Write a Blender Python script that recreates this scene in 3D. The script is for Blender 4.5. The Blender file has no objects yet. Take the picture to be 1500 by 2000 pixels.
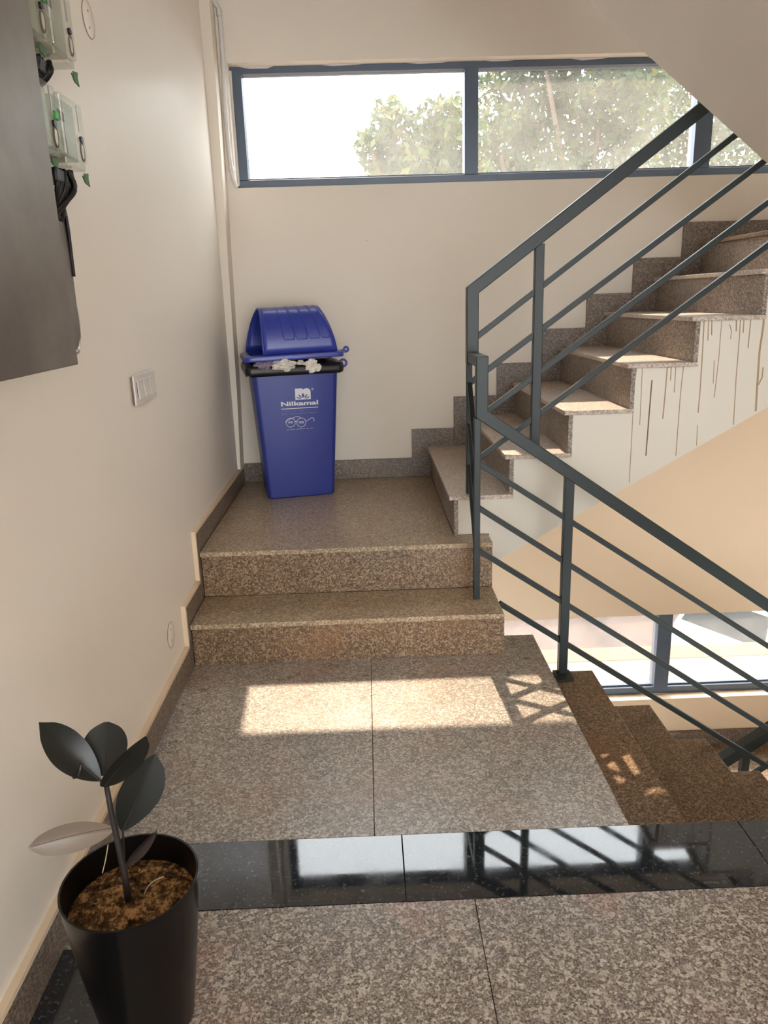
import bpy, math, random
import numpy as np
from mathutils import Vector, Matrix

# ------------------------------------------------------------------ camera
C = bpy.context.scene.collection
F_PX = 1473.5
CAM = Vector((0.7139, -2.7183, 1.3648))
PITCH, YAW, ROLL = 0.2738, 0.0174, -0.0306
FW = Vector((math.sin(YAW)*math.cos(PITCH), math.cos(YAW)*math.cos(PITCH), -math.sin(PITCH)))
_r = FW.cross(Vector((0, 0, 1))).normalized()
_u = _r.cross(FW)
RT = _r*math.cos(ROLL) + _u*math.sin(ROLL)
UP = -_r*math.sin(ROLL) + _u*math.cos(ROLL)
cd = bpy.data.cameras.new('camera')
cam = bpy.data.objects.new('camera', cd)
C.objects.link(cam)
M = Matrix((RT, UP, -FW)).transposed().to_4x4()
M.translation = CAM
cam.matrix_world = M
cd.sensor_fit = 'VERTICAL'
cd.sensor_height = 24.0
cd.lens = 24.0*F_PX/2000.0
cd.clip_start = 0.02
cd.clip_end = 300
bpy.context.scene.camera = cam

def ray(px):
    return FW + RT*((px[0]-750)/F_PX) + UP*((1000-px[1])/F_PX)
def onp(px, ax, val):
    d = ray(px)
    return CAM + d*((val-CAM[ax])/d[ax])
def PX(px, x): return onp(px, 0, x)
def PY(px, y): return onp(px, 1, y)
def PZ(px, z): return onp(px, 2, z)

# ------------------------------------------------------------------ light
SKY = 7.0
SUN = 7.4
w = bpy.data.worlds.new('sky')
bpy.context.scene.world = w
w.use_nodes = True
bg = w.node_tree.nodes['Background']
bg.inputs[0].default_value = (0.93, 0.97, 1.0, 1)
bg.inputs[1].default_value = SKY
sl = bpy.data.lights.new('sun', 'SUN')
sl.energy = SUN
sl.color = (1.0, 0.77, 0.56)
sl.angle = math.radians(0.6)
sun = bpy.data.objects.new('sun', sl)
C.objects.link(sun)
SUNDIR = Vector((0.053, -0.884, -1.0)).normalized()
sun.rotation_euler = SUNDIR.to_track_quat('-Z', 'Y').to_euler()
sun.location = (1, 8, 12)
vs = bpy.context.scene.view_settings
vs.view_transform = 'Standard'
vs.look = 'None'
vs.exposure = 0.40
vs.gamma = 1.0
vs.use_curve_mapping = False

# ------------------------------------------------------------------ materials
MATS = {}
def S(r, g, b):
    f = lambda c: (c/255/12.92 if c/255 <= 0.04045 else ((c/255+0.055)/1.055)**2.4)
    return (f(r), f(g), f(b), 1)
class NT:
    def __init__(s, name):
        s.m = bpy.data.materials.new(name)
        s.m.use_nodes = True
        s.t = s.m.node_tree
        s.b = s.t.nodes['Principled BSDF']
        MATS[name] = s.m
    def n(s, typ, **kw):
        nd = s.t.nodes.new(typ)
        for k, v in kw.items():
            if k.startswith('i_'):
                nd.inputs[k[2:].replace('_', ' ')].default_value = v
            else:
                setattr(nd, k, v)
        return nd
    def l(s, a, b): s.t.links.new(a, b)
    def ramp(s, fac, stops, interp='LINEAR'):
        r = s.n('ShaderNodeValToRGB')
        r.color_ramp.interpolation = interp
        el = r.color_ramp.elements
        while len(el) < len(stops): el.new(0.5)
        for e, (p, c) in zip(el, stops):
            e.position = p
            e.color = c
        s.l(fac, r.inputs[0])
        return r.outputs[0]
    def mix(s, fac, a, b, mode='MIX'):
        m = s.n('ShaderNodeMix', data_type='RGBA', blend_type=mode)
        for k, v in ((0, fac), (6, a), (7, b)):
            if hasattr(v, 'is_output'): s.l(v, m.inputs[k])
            else: m.inputs[k].default_value = v
        return m.outputs[2]
    def pos(s): return s.n('ShaderNodeNewGeometry').outputs['Position']
    def noise(s, vec, scale, detail=3, rough=0.5):
        nd = s.n('ShaderNodeTexNoise')
        nd.inputs['Scale'].default_value = scale
        nd.inputs['Detail'].default_value = detail
        nd.inputs['Roughness'].default_value = rough
        s.l(vec, nd.inputs['Vector'])
        return nd.outputs[0]
    def bump(s, h, strength=0.2, dist=0.002):
        b = s.n('ShaderNodeBump')
        b.inputs['Strength'].default_value = strength
        b.inputs['Distance'].default_value = dist
        s.l(h, b.inputs['Height'])
        s.l(b.outputs[0], s.b.inputs['Normal'])
    def col(s, c):
        if hasattr(c, 'is_output'): s.l(c, s.b.inputs['Base Color'])
        else: s.b.inputs['Base Color'].default_value = c
    def set(s, rough=0.5, metal=0.0, spec=0.5, **kw):
        s.b.inputs['Roughness'].default_value = rough
        s.b.inputs['Metallic'].default_value = metal
        s.b.inputs['Specular IOR Level'].default_value = spec
        for k, v in kw.items(): s.b.inputs[k.replace('_', ' ')].default_value = v

def granite(name, dark, mid, light, rough, stain=None, scale=1.0, stainamt=0.35):
    t = NT(name)
    p = t.pos()
    vo = t.n('ShaderNodeTexVoronoi')
    vo.inputs['Scale'].default_value = 150*scale
    vo.inputs['Randomness'].default_value = 1.0
    nz = t.n('ShaderNodeTexNoise')
    nz.inputs['Scale'].default_value = 60*scale
    t.l(p, nz.inputs['Vector'])
    mv = t.n('ShaderNodeVectorMath', operation='MULTIPLY_ADD')
    t.l(nz.outputs['Color'], mv.inputs[0])
    mv.inputs[1].default_value = (0.012, 0.012, 0.012)
    t.l(p, mv.inputs[2])
    t.l(mv.outputs[0], vo.inputs['Vector'])
    sep = t.n('ShaderNodeSeparateColor')
    t.l(vo.outputs['Color'], sep.inputs[0])
    c1 = t.ramp(sep.outputs[0], [(0.0, dark), (0.30, dark), (0.42, mid), (0.66, mid), (0.80, light), (1.0, light)])
    n2 = t.noise(p, 210*scale, 2)
    c2 = t.ramp(n2, [(0.36, dark), (0.5, mid), (0.62, light)])
    c = t.mix(0.45, c1, c2)
    n3 = t.noise(p, 1.7, 4)
    f3 = t.ramp(n3, [(0.30, (0.80, 0.80, 0.80, 1)), (0.70, (1.12, 1.12, 1.12, 1))])
    c = t.mix(1.0, c, f3, 'MULTIPLY')
    if stain:
        n4 = t.noise(p, 3.1, 3)
        f4 = t.ramp(n4, [(0.52, (0, 0, 0, 1)), (0.72, (stainamt,)*3 + (1,))])
        c = t.mix(f4, c, stain)
    t.col(c)
    n5 = t.noise(p, 9, 4)
    r = t.n('ShaderNodeMapRange')
    r.inputs['To Min'].default_value = rough-0.06
    r.inputs['To Max'].default_value = rough+0.10
    t.l(n5, r.inputs[0])
    t.l(r.outputs[0], t.b.inputs['Roughness'])
    t.b.inputs['Specular IOR Level'].default_value = 0.5
    return t.m
granite('granite_floor', S(108, 99, 92), S(158, 148, 138), S(214, 206, 195), 0.27, S(160, 112, 84), 1.0, 0.25)
granite('granite_lobby', S(84, 76, 70), S(134, 122, 112), S(206, 196, 184), 0.25, S(158, 88, 62), 1.0, 0.55)
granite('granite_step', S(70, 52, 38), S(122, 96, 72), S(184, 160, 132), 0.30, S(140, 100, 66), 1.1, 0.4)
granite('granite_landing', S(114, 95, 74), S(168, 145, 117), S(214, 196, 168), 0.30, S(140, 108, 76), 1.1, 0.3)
granite('granite_dusty', S(150, 132, 118), S(196, 179, 164), S(226, 214, 202), 0.40, S(196, 176, 158), 1.1, 0.5)
granite('granite_riser', S(86, 74, 66), S(136, 120, 108), S(186, 172, 158), 0.36, S(170, 156, 142), 1.1, 0.5)
granite('granite_skirting', S(72, 60, 52), S(112, 96, 84), S(160, 142, 124), 0.38, None, 1.2)
t = NT('black_granite'); p = t.pos()
n = t.noise(p, 90, 3)
t.col(t.mix(t.ramp(n, [(0.56, (0, 0, 0, 1)), (0.70, (0.6, 0.6, 0.6, 1))]), S(28, 31, 35), S(88, 92, 98)))
t.set(0.06, 0, 0.85)
n = t.noise(p, 14, 4)
t.l(t.ramp(n, [(0.3, (0.02,)*3+(1,)), (0.8, (0.07,)*3+(1,))]), t.b.inputs['Roughness'])

def paint(name, c, dirt, rough=0.62, spots=True):
    t = NT(name); p = t.pos()
    n = t.noise(p, 1.3, 5, 0.6)
    a = t.mix(t.ramp(n, [(0.35, (0, 0, 0, 1)), (0.75, (0.5, 0.5, 0.5, 1))]), c, dirt)
    if spots:
        n2 = t.noise(p, 26, 2)
        a = t.mix(t.ramp(n2, [(0.775, (0, 0, 0, 1)), (0.80, (0.45, 0.45, 0.45, 1))]), a, S(120, 92, 74))
    t.col(a)
    t.set(rough, 0, 0.35)
    t.bump(t.noise(p, 45, 4), 0.12, 0.003)
paint('wall_paint', S(233, 222, 207), S(226, 213, 196))
paint('wall_paint_bounce', S(230, 206, 176), S(222, 196, 164))  # cream wall paint with warm bounced light put into the colour
paint('wall_paint_left', S(236, 226, 213), S(230, 218, 203), 0.42, False)
paint('stringer_paint', S(228, 222, 210), S(216, 206, 190), 0.3, False)
paint('plaster_edge', S(228, 206, 178), S(206, 180, 150), 0.6, False)
paint('soffit_paint', S(230, 220, 208), S(222, 210, 196), 0.35, False)
def plain(name, c, rough=0.5, metal=0.0, spec=0.5, **kw):
    t = NT(name); p = t.pos()
    n = t.noise(p, 18, 3)
    d = (c[0]*0.85, c[1]*0.85, c[2]*0.85, 1)
    t.col(t.mix(n, d, c))
    t.set(rough, metal, spec, **kw)
    return t
plain('railing_metal', S(42, 51, 51), 0.40, 0.0, 0.35)
plain('window_metal', S(84, 96, 112), 0.4, 0.1, 0.5)
plain('putty', S(214, 208, 204), 0.8)
plain('white_pvc', S(226, 220, 214), 0.45)
plain('blue_plastic', S(44, 58, 140), 0.33, 0, 0.45)
plain('lid_plastic', S(52, 66, 160), 0.30, 0, 0.5)
plain('liner_plastic', S(24, 24, 28), 0.35, 0, 0.5)
plain('print_white', S(222, 224, 230), 0.5)
plain('print_blue', S(44, 58, 140), 0.4)
plain('paper', S(230, 224, 214), 0.8)
plain('lilac_bag', S(150, 138, 152), 0.35)
plain('pot_plastic', S(6, 6, 7), 0.28, 0, 0.4)
plain('stem_bark', S(36, 28, 25), 0.6)
plain('pale_rib', S(128, 110, 94), 0.5)
plain('dry_stalk', S(196, 176, 140), 0.7)
plain('cable_black', S(18, 18, 20), 0.45)
plain('meter_plastic', S(214, 214, 200), 0.25)
plain('meter_dark', S(30, 30, 32), 0.4)
plain('seal_green', S(60, 170, 70), 0.5)
plain('tag_green', S(56, 104, 54), 0.6)
plain('foil', S(190, 184, 176), 0.3, 0.6)
plain('switch_plastic', S(222, 214, 204), 0.35)
plain('switch_edge', S(120, 104, 92), 0.5)
plain('drip', S(176, 150, 118), 0.55)
plain('drip_dark', S(122, 98, 78), 0.6)
plain('concrete', S(108, 98, 80), 0.85)
plain('concrete_warm', S(116, 88, 52), 0.85)
plain('sand', S(62, 44, 35), 0.95)
plain('bark', S(92, 76, 60), 0.9)
plain('car_white', S(226, 228, 232), 0.25, 0, 0.6)
plain('car_glass', S(30, 33, 34), 0.4, 0, 0.1)
plain('tyre', S(26, 26, 26), 0.8)
plain('pencil', S(176, 152, 132), 0.7)
t = NT('cabinet_metal'); p = t.pos()
n = t.noise(p, 3.4, 5, 0.6)
t.col(t.ramp(n, [(0.3, S(92, 84, 78)), (0.55, S(118, 110, 104)), (0.75, S(134, 128, 122))]))
t.set(0.38, 0.35, 0.5)
t = NT('soil'); p = t.pos()
n = t.noise(p, 55, 5, 0.75)
t.col(t.ramp(n, [(0.38, S(38, 28, 20)), (0.50, S(96, 70, 46)), (0.60, S(176, 134, 88))]))
t.set(0.95, 0, 0.1)
t.bump(n, 0.8, 0.004)
def leafmat(name, top, under, rough):
    t = NT(name)
    geo = t.n('ShaderNodeNewGeometry')
    n = t.noise(geo.outputs['Position'], 60, 2)
    a = t.mix(n, (top[0]*0.8, top[1]*0.8, top[2]*0.8, 1), top)
    t.col(t.mix(geo.outputs['Backfacing'], a, under))
    t.set(rough, 0, 0.5)
leafmat('rubber_leaf', S(29, 32, 29), S(118, 105, 92), 0.38)
leafmat('rubber_leaf_red', S(44, 34, 32), S(86, 58, 48), 0.35)
t = NT('tree_leaf')
geo = t.n('ShaderNodeNewGeometry')
rnd = t.ramp(geo.outputs['Random Per Island'], [(0, S(50, 64, 34)), (0.6, S(70, 84, 44)), (0.9, S(96, 98, 48)), (1, S(104, 84, 40))])
t.col(rnd); t.set(0.5, 0, 0.4)
tr = t.n('ShaderNodeBsdfTranslucent')
t.l(rnd, tr.inputs[0])
mx = t.n('ShaderNodeMixShader'); mx.inputs[0].default_value = 0.5
t.l(t.b.outputs[0], mx.inputs[1]); t.l(tr.outputs[0], mx.inputs[2])
t.l(mx.outputs[0], t.t.nodes['Material Output'].inputs[0])
# dusty window glass
t = NT('dusty_glass')
p = t.pos()
trn = t.n('ShaderNodeBsdfTransparent'); trn.inputs[0].default_value = (0.97, 0.98, 0.98, 1)
gl = t.n('ShaderNodeBsdfGlossy'); gl.inputs['Roughness'].default_value = 0.05
gl.inputs[0].default_value = (1, 1, 1, 1)
dus = t.n('ShaderNodeBsdfTranslucent'); dus.inputs[0].default_value = (0.9, 0.87, 0.82, 1)
m1 = t.n('ShaderNodeMixShader')
nn = t.noise(p, 3.0, 5, 0.7)
t.l(t.ramp(nn, [(0.3, (0.03,)*3+(1,)), (0.8, (0.07,)*3+(1,))]), m1.inputs[0])
t.l(trn.outputs[0], m1.inputs[1]); t.l(dus.outputs[0], m1.inputs[2])
m2 = t.n('ShaderNodeMixShader'); m2.inputs[0].default_value = 0.05
t.l(m1.outputs[0], m2.inputs[1]); t.l(gl.outputs[0], m2.inputs[2])
t.l(m2.outputs[0], t.t.nodes['Material Output'].inputs[0])
t = NT('clear_cover')
trn = t.n('ShaderNodeBsdfTransparent'); trn.inputs[0].default_value = (0.93, 0.95, 0.93, 1)
gl = t.n('ShaderNodeBsdfGlossy'); gl.inputs['Roughness'].default_value = 0.12
m2 = t.n('ShaderNodeMixShader'); m2.inputs[0].default_value = 0.22
t.l(trn.outputs[0], m2.inputs[1]); t.l(gl.outputs[0], m2.inputs[2])
t.l(m2.outputs[0], t.t.nodes['Material Output'].inputs[0])

# ------------------------------------------------------------------ helpers
def tag(o, label, cat, group=None):
    o['label'] = label; o['category'] = cat
    if group: o['group'] = group
    return o
def struct(o, label=None):
    o['kind'] = 'structure'
    if label: o['label'] = label
    return o
def empty(name, loc=(0, 0, 0)):
    o = bpy.data.objects.new(name, None)
    o.location = loc
    o.empty_display_size = 0.05
    C.objects.link(o)
    return o
def link(name, me, mat, parent=None, bevel=0, solid=0, subsurf=0):
    o = bpy.data.objects.new(name, me)
    C.objects.link(o)
    if mat and not me.materials: me.materials.append(MATS[mat])
    if parent:
        o.parent = parent
        loc = Vector(parent.location)
        if parent.parent: loc += Vector(parent.parent.location)
        if parent.type == 'EMPTY' and not parent.get('local'): o.matrix_parent_inverse = Matrix.Translation(-loc)
    if solid:
        md = o.modifiers.new('solid', 'SOLIDIFY'); md.thickness = solid; md.offset = 0
    if subsurf:
        md = o.modifiers.new('sub', 'SUBSURF'); md.levels = subsurf; md.render_levels = subsurf
    if bevel:
        md = o.modifiers.new('bevel', 'BEVEL'); md.width = bevel; md.segments = 2; md.limit_method = 'ANGLE'
    return o
class MB:
    def __init__(s): s.v = []; s.f = []
    def add(s, vs, fs):
        b = len(s.v)
        s.v += [tuple(x) for x in vs]
        s.f += [tuple(b+i for i in f) for f in fs]
        return s
    def box(s, x0, x1, y0, y1, z0, z1):
        v = [(x, y, z) for z in (z0, z1) for y in (y0, y1) for x in (x0, x1)]
        return s.add(v, [(0, 2, 3, 1), (4, 5, 7, 6), (0, 1, 5, 4), (2, 6, 7, 3), (0, 4, 6, 2), (1, 3, 7, 5)])
    def prism(s, poly, axis, a, b):
        # poly: list of 2D points in the two other axes; extruded along axis from a to b
        def P(q, t):
            if axis == 'y': return (q[0], t, q[1])
            if axis == 'x': return (t, q[0], q[1])
            return (q[0], q[1], t)
        n = len(poly)
        v = [P(q, a) for q in poly] + [P(q, b) for q in poly]
        f = [tuple(range(n)), tuple(range(2*n-1, n-1, -1))]
        f += [(i, i+n, (i+1) % n+n, (i+1) % n) for i in range(n)]
        return s.add(v, f)
    def sweep(s, pts, w, h, ref=(0, 1, 0)):
        # rectangular section swept along a polyline, mitred; w along ref, h across
        pts = [Vector(p) for p in pts]
        ref = Vector(ref).normalized()
        n = len(pts); v = []
        for i, p in enumerate(pts):
            d0 = (pts[i]-pts[i-1]).normalized() if i > 0 else None
            d1 = (pts[i+1]-pts[i]).normalized() if i < n-1 else None
            d = ((d0 or d1)+(d1 or d0)).normalized()
            up = ref.cross(d).normalized()
            k = 1.0
            if d0 and d1: k = 1/max(0.3, math.cos(d0.angle(d1)/2))
            for a, b in ((-1, -1), (1, -1), (1, 1), (-1, 1)):
                v.append(p + ref*(a*w/2) + up*(b*h/2*k))
        f = [(3, 2, 1, 0), tuple(range(4*n-4, 4*n))]
        for i in range(n-1):
            for j in range(4):
                f.append((4*i+j, 4*i+(j+1) % 4, 4*i+4+(j+1) % 4, 4*i+4+j))
        return s.add(v, f)
    def tube(s, pts, rad, seg=8, closed=False):
        pts = [Vector(p) for p in pts]
        n = len(pts); v = []
        if not hasattr(rad, '__len__'): rad = [rad]*n
        ref = None
        for i, p in enumerate(pts):
            a = pts[(i-1) % n] if (closed or i > 0) else pts[i]
            b = pts[(i+1) % n] if (closed or i < n-1) else pts[i]
            d = (b-a).normalized()
            if ref is None:
                ref = d.orthogonal().normalized()
            x = (ref - d*ref.dot(d)).normalized(); ref = x
            y = d.cross(x)
            for j in range(seg):
                t = 2*math.pi*j/seg
                v.append(p + x*(math.cos(t)*rad[i]) + y*(math.sin(t)*rad[i]))
        f = []
        for i in range(n if closed else n-1):
            for j in range(seg):
                f.append((seg*i+j, seg*i+(j+1) % seg, seg*((i+1) % n)+(j+1) % seg, seg*((i+1) % n)+j))
        if not closed:
            f += [tuple(range(seg-1, -1, -1)), tuple(range(seg*(n-1), seg*n))]
        return s.add(v, f)
    def curve(s, pts, rad, seg=8, sub=5):
        # tube along a smooth spline through the points
        P = [Vector(p) for p in pts]
        P = [P[0]*2-P[1]]+P+[P[-1]*2-P[-2]]
        out = []
        for i in range(1, len(P)-2):
            for j in range(sub):
                t = j/sub
                a, b, c, d = P[i-1], P[i], P[i+1], P[i+2]
                out.append(0.5*((2*b)+(c-a)*t+(2*a-5*b+4*c-d)*t*t+(3*b-a-3*c+d)*t**3))
        out.append(P[-2])
        return s.tube(out, rad, seg)
    def loft(s, rings, cap0=True, cap1=True):
        n = len(rings[0]); b = len(s.v)
        v = [q for r in rings for q in r]; f = []
        for i in range(len(rings)-1):
            for j in range(n):
                f.append((n*i+j, n*i+(j+1) % n, n*(i+1)+(j+1) % n, n*(i+1)+j))
        if cap0: f.append(tuple(range(n-1, -1, -1)))
        if cap1: f.append(tuple(range(n*(len(rings)-1), n*len(rings))))
        return s.add(v, f)
    def build(s, name, mat, parent=None, smooth=False, **kw):
        me = bpy.data.meshes.new(name)
        me.from_pydata(s.v, [], s.f)
        me.update()
        import bmesh
        bm = bmesh.new(); bm.from_mesh(me)
        bmesh.ops.recalc_face_normals(bm, faces=bm.faces)
        bm.to_mesh(me); bm.free()
        if smooth:
            me.polygons.foreach_set('use_smooth', [True]*len(me.polygons))
            if smooth != 'all':
                try: me.set_sharp_from_angle(angle=math.radians(40))
                except Exception: pass
        return link(name, me, mat, parent, **kw)
def box(name, mat, parent, *b, **kw): return MB().box(*b).build(name, mat, parent, **kw)

# ------------------------------------------------------------------ dimensions (metres)
D, OUT = 1.5323, 1.73           # inner and outer faces of the back wall
FR = 0.374                      # front face of the upper flight
H = 3.075                       # storey height
ZL = 0.3826                     # quarter landing
R1, T1, W = 0.18, 0.2713, 1.2112
XD, YB, T3, R3 = 1.3713, 0.167, 0.2577, 0.1756
YS1, YS2 = -1.0251, -1.257      # black granite strip
XR = 3.85                       # right wall
YF = -6.6                       # rear end of the lobby
ZB, ZT = 1.947, 2.527           # window opening
G = 0.0008                      # joint half width

# ------------------------------------------------------------------ walls
wl = MB().box(-0.22, -0.02, YF, OUT, -3.3, 4.9).build('wall_left', 'wall_paint_left'); struct(wl, 'smooth cream painted wall on the left')
wb = MB()
x0, x1 = 0.07, 3.70
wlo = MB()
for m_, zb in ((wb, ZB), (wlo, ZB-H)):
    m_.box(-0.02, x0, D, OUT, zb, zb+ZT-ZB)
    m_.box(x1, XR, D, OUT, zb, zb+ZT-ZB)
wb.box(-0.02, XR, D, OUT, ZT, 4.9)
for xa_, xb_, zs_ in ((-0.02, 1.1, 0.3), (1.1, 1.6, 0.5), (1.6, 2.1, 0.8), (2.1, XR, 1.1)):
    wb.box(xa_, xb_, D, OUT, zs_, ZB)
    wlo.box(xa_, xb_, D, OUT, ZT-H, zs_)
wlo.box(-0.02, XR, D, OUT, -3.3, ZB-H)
struct(wlo.build('wall_back_lower', 'wall_paint_bounce'), 'back wall of the lower storey, warm bounce light painted in')
wb = wb.build('wall_back', 'wall_paint'); struct(wb, 'cream back wall with the wide strip window')
wr = MB().box(XR, XR+0.2, YF, OUT, -3.3, 4.9).build('wall_right', 'wall_paint'); struct(wr)
wf = MB()
wf.box(-0.22, 0.35, YF-0.2, YF, 0, 2.9); wf.box(3.45, XR+0.2, YF-0.2, YF, 0, 2.9); wf.box(-0.22, XR+0.2, YF-0.2, YF, 2.55, 2.9)
struct(wf.build('wall_front', 'wall_paint'))
struct(box('ceiling', 'wall_paint', None, -0.22, XR+0.2, YF-0.2, YS1-0.05, 2.9, H))
struct(box('sun_block_slab', 'wall_paint', None, -0.22, XR+0.2, YS1-0.2, OUT, 4.9, 5.05))  # added out of view, blocks sun and sky from above the stairwell
struct(box('wall_upper_lobby', 'wall_paint', None, -0.02, XR, YS1-0.2, YS1-0.05, H, 4.9))
struct(box('lower_floor', 'concrete', None, -0.22, XR+0.2, YF, OUT, -3.3, -3.2))

# boxing in the corner and conduit
struct(MB().prism([(-0.02, 0.483), (-0.004, 0.483), (0.010, 0.9), (0.030, 2.3), (0.036, 4.88), (-0.02, 4.88)], 'y', 1.405, D).build('trim_1', 'wall_paint'), 'narrow plastered pipe boxing in the corner')
# ------------------------------------------------------------------ floor with its granite slabs
fl = MB()
fl.box(-0.02, XR, YF, YS1, -0.16, -0.02)
fl.box(-0.02, XD-0.02, YS1, YB-0.002, -0.16, -0.02)
fl = fl.build('floor', 'concrete'); struct(fl, 'speckled grey-brown polished granite floor with a black strip')
def slab(name, mat, x0, x1, y0, y1, z=0.0, parent=fl, th=0.02):
    return box(name, mat, parent, x0+G, x1-G, y0+G, y1-G, z-th, z, bevel=0.001)
slab('floor_slab', 'granite_floor', -0.02, 0.692, YS1, 0.0)
slab('floor_slab', 'granite_floor', 0.692, XD, YS1, YB)
slab('floor_slab', 'granite_floor', -0.02, 0.692, 0.0, YB)
for a, b in ((-0.02, 0.764), (0.764, 1.66), (1.66, 2.75), (2.75, XR)):
    slab('black_strip_slab', 'black_granite', a, b, YS2, YS1)
slab('black_border_slab', 'black_granite', -0.02, 0.19, -2.2, YS2-0.095)
slab('black_border_slab', 'black_granite', -0.02, 0.19, -4.0, -2.2)
slab('black_border_slab', 'black_granite', -0.02, 0.19, YF, -4.0)
slab('floor_slab', 'granite_lobby', -0.02, 0.19, YS2-0.095, YS2)
for ya, yb_ in ((-2.45, YS2), (-3.7, -2.45), (-5.2, -3.7), (YF, -5.2)):
    for xa, xb in ((0.19, 0.925), (0.925, 1.78), (1.78, 2.8), (2.8, XR)):
        slab('floor_slab', 'granite_lobby', xa, xb, ya, yb_)

# ------------------------------------------------------------------ skirtings
bl = empty('baseboard_left'); struct(bl, 'stepped granite skirting along the left wall')
def skl(poly):
    o = MB().prism(poly, 'x', -0.02, -0.002).build('skirting_slab', 'granite_skirting', bl)
    return o
skl([(YF, 0.0005), (-4, 0.0005), (-4, 0.095), (YF, 0.095)])
skl([(-3.997, 0.0005), (-1.9, 0.0005), (-1.9, 0.095), (-3.997, 0.095)])
skl([(-1.897, 0.0005), (-0.04, 0.0005), (-0.04, 0.095), (-1.897, 0.095)])
skl([(-0.037, 0.0005), (-0.002, 0.0005), (-0.002, R1), (T1-0.04, R1), (T1-0.04, 0.26), (-0.037, 0.26)])
skl([(T1-0.037, R1+0.001), (T1-0.001, R1+0.001), (T1-0.001, ZL+0.001), (D-0.022, ZL+0.001), (D-0.022, 0.470), (T1-0.037, 0.470)])
# plaster lip on top of the skirting
lip = MB()
for a, b, z in ((YF, -0.04, 0.095), (-0.037, T1-0.04, 0.26), (T1-0.037, D-0.022, 0.470)):
    lip.prism([(a, z), (b, z), (b, z+0.012), (a, z+0.012)], 'x', -0.02, -0.003)
lip.box(-0.02, -0.003, -0.049, -0.0372, 0.107, 0.272)
lip.box(-0.02, -0.003, T1-0.049, T1-0.0372, 0.272, 0.482)
lip.build('plaster_lip', 'plaster_edge', bl)

bb = empty('baseboard_back', (0, D, 0)); struct(bb, 'stepped granite skirting climbing along the back wall')
SX = [0.958, 1.199, 1.440, 1.690, 1.928, 2.173, 2.430]
SZ = [0.655, 0.831, 1.007, 1.186, 1.364, 1.541, 1.716]
TX = [1.045, 1.279, 1.521, 1.771, 2.021, 2.282, 2.518]
TZ = [0.559, 0.728, 0.904, 1.086, 1.264, 1.438, 1.613]
def back_skirting(dz, parent):
    def pr(poly): MB().prism([(x, z+dz) for x, z in poly], 'y', D-0.02, D-0.0005).build('skirting_slab', 'granite_skirting', parent)
    pr([(-0.001, ZL+0.001), (0.5, ZL+0.001), (0.5, 0.49), (-0.001, 0.49)])
    pr([(0.503, ZL+0.001), (SX[0]-0.001, ZL+0.001), (SX[0]-0.001, 0.49), (0.503, 0.49)])
    low = ZL
    for k in range(7):
        xe = SX[k+1]-0.001 if k < 6 else XR
        xn = TX[k] + 0.0205
        pr([(SX[k]+0.001, low+0.001), (xn, low+0.001), (xn, TZ[k]+0.001), (xe, TZ[k]+0.001), (xe, SZ[k]), (SX[k]+0.001, SZ[k])])
        low = TZ[k]
back_skirting(0, bb)
bb2 = empty('baseboard_lower', (0, D, -H)); struct(bb2)
back_skirting(-H, bb2)

# ------------------------------------------------------------------ two entry steps + quarter landing
st = empty('entry_steps', (0.6, 0.6, 0)); tag(st, 'two broad brown granite steps up to the landing with the blue bin', 'steps')
n = 0.02
box('step_core', 'concrete', st, 0.0, W-0.002, 0.02, T1+0.02, 0.0005, R1-0.02)
box('landing_core', 'concrete', st, 0.0, W-0.002, T1+0.02, D-0.001, 0.0005, ZL-0.02)
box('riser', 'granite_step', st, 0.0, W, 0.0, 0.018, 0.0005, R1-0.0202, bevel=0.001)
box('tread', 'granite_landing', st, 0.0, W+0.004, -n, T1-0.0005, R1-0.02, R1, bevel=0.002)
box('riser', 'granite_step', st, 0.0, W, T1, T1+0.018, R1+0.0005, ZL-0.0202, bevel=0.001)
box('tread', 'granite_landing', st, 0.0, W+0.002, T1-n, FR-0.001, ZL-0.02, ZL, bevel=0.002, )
box('landing_slab', 'granite_landing', st, 0.0, TX[0]+0.018, FR-0.0005, D-0.0005, ZL-0.02, ZL-0.0002, bevel=0.0006)
box('side_slab', 'granite_step', st, W-0.0015, W+0.012, 0.02, T1+0.10, 0.0005, R1-0.021)
box('side_slab', 'granite_step', st, W-0.0015, W+0.004, T1+0.001, FR-0.001, R1+0.001, ZL-0.0205)

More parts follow.
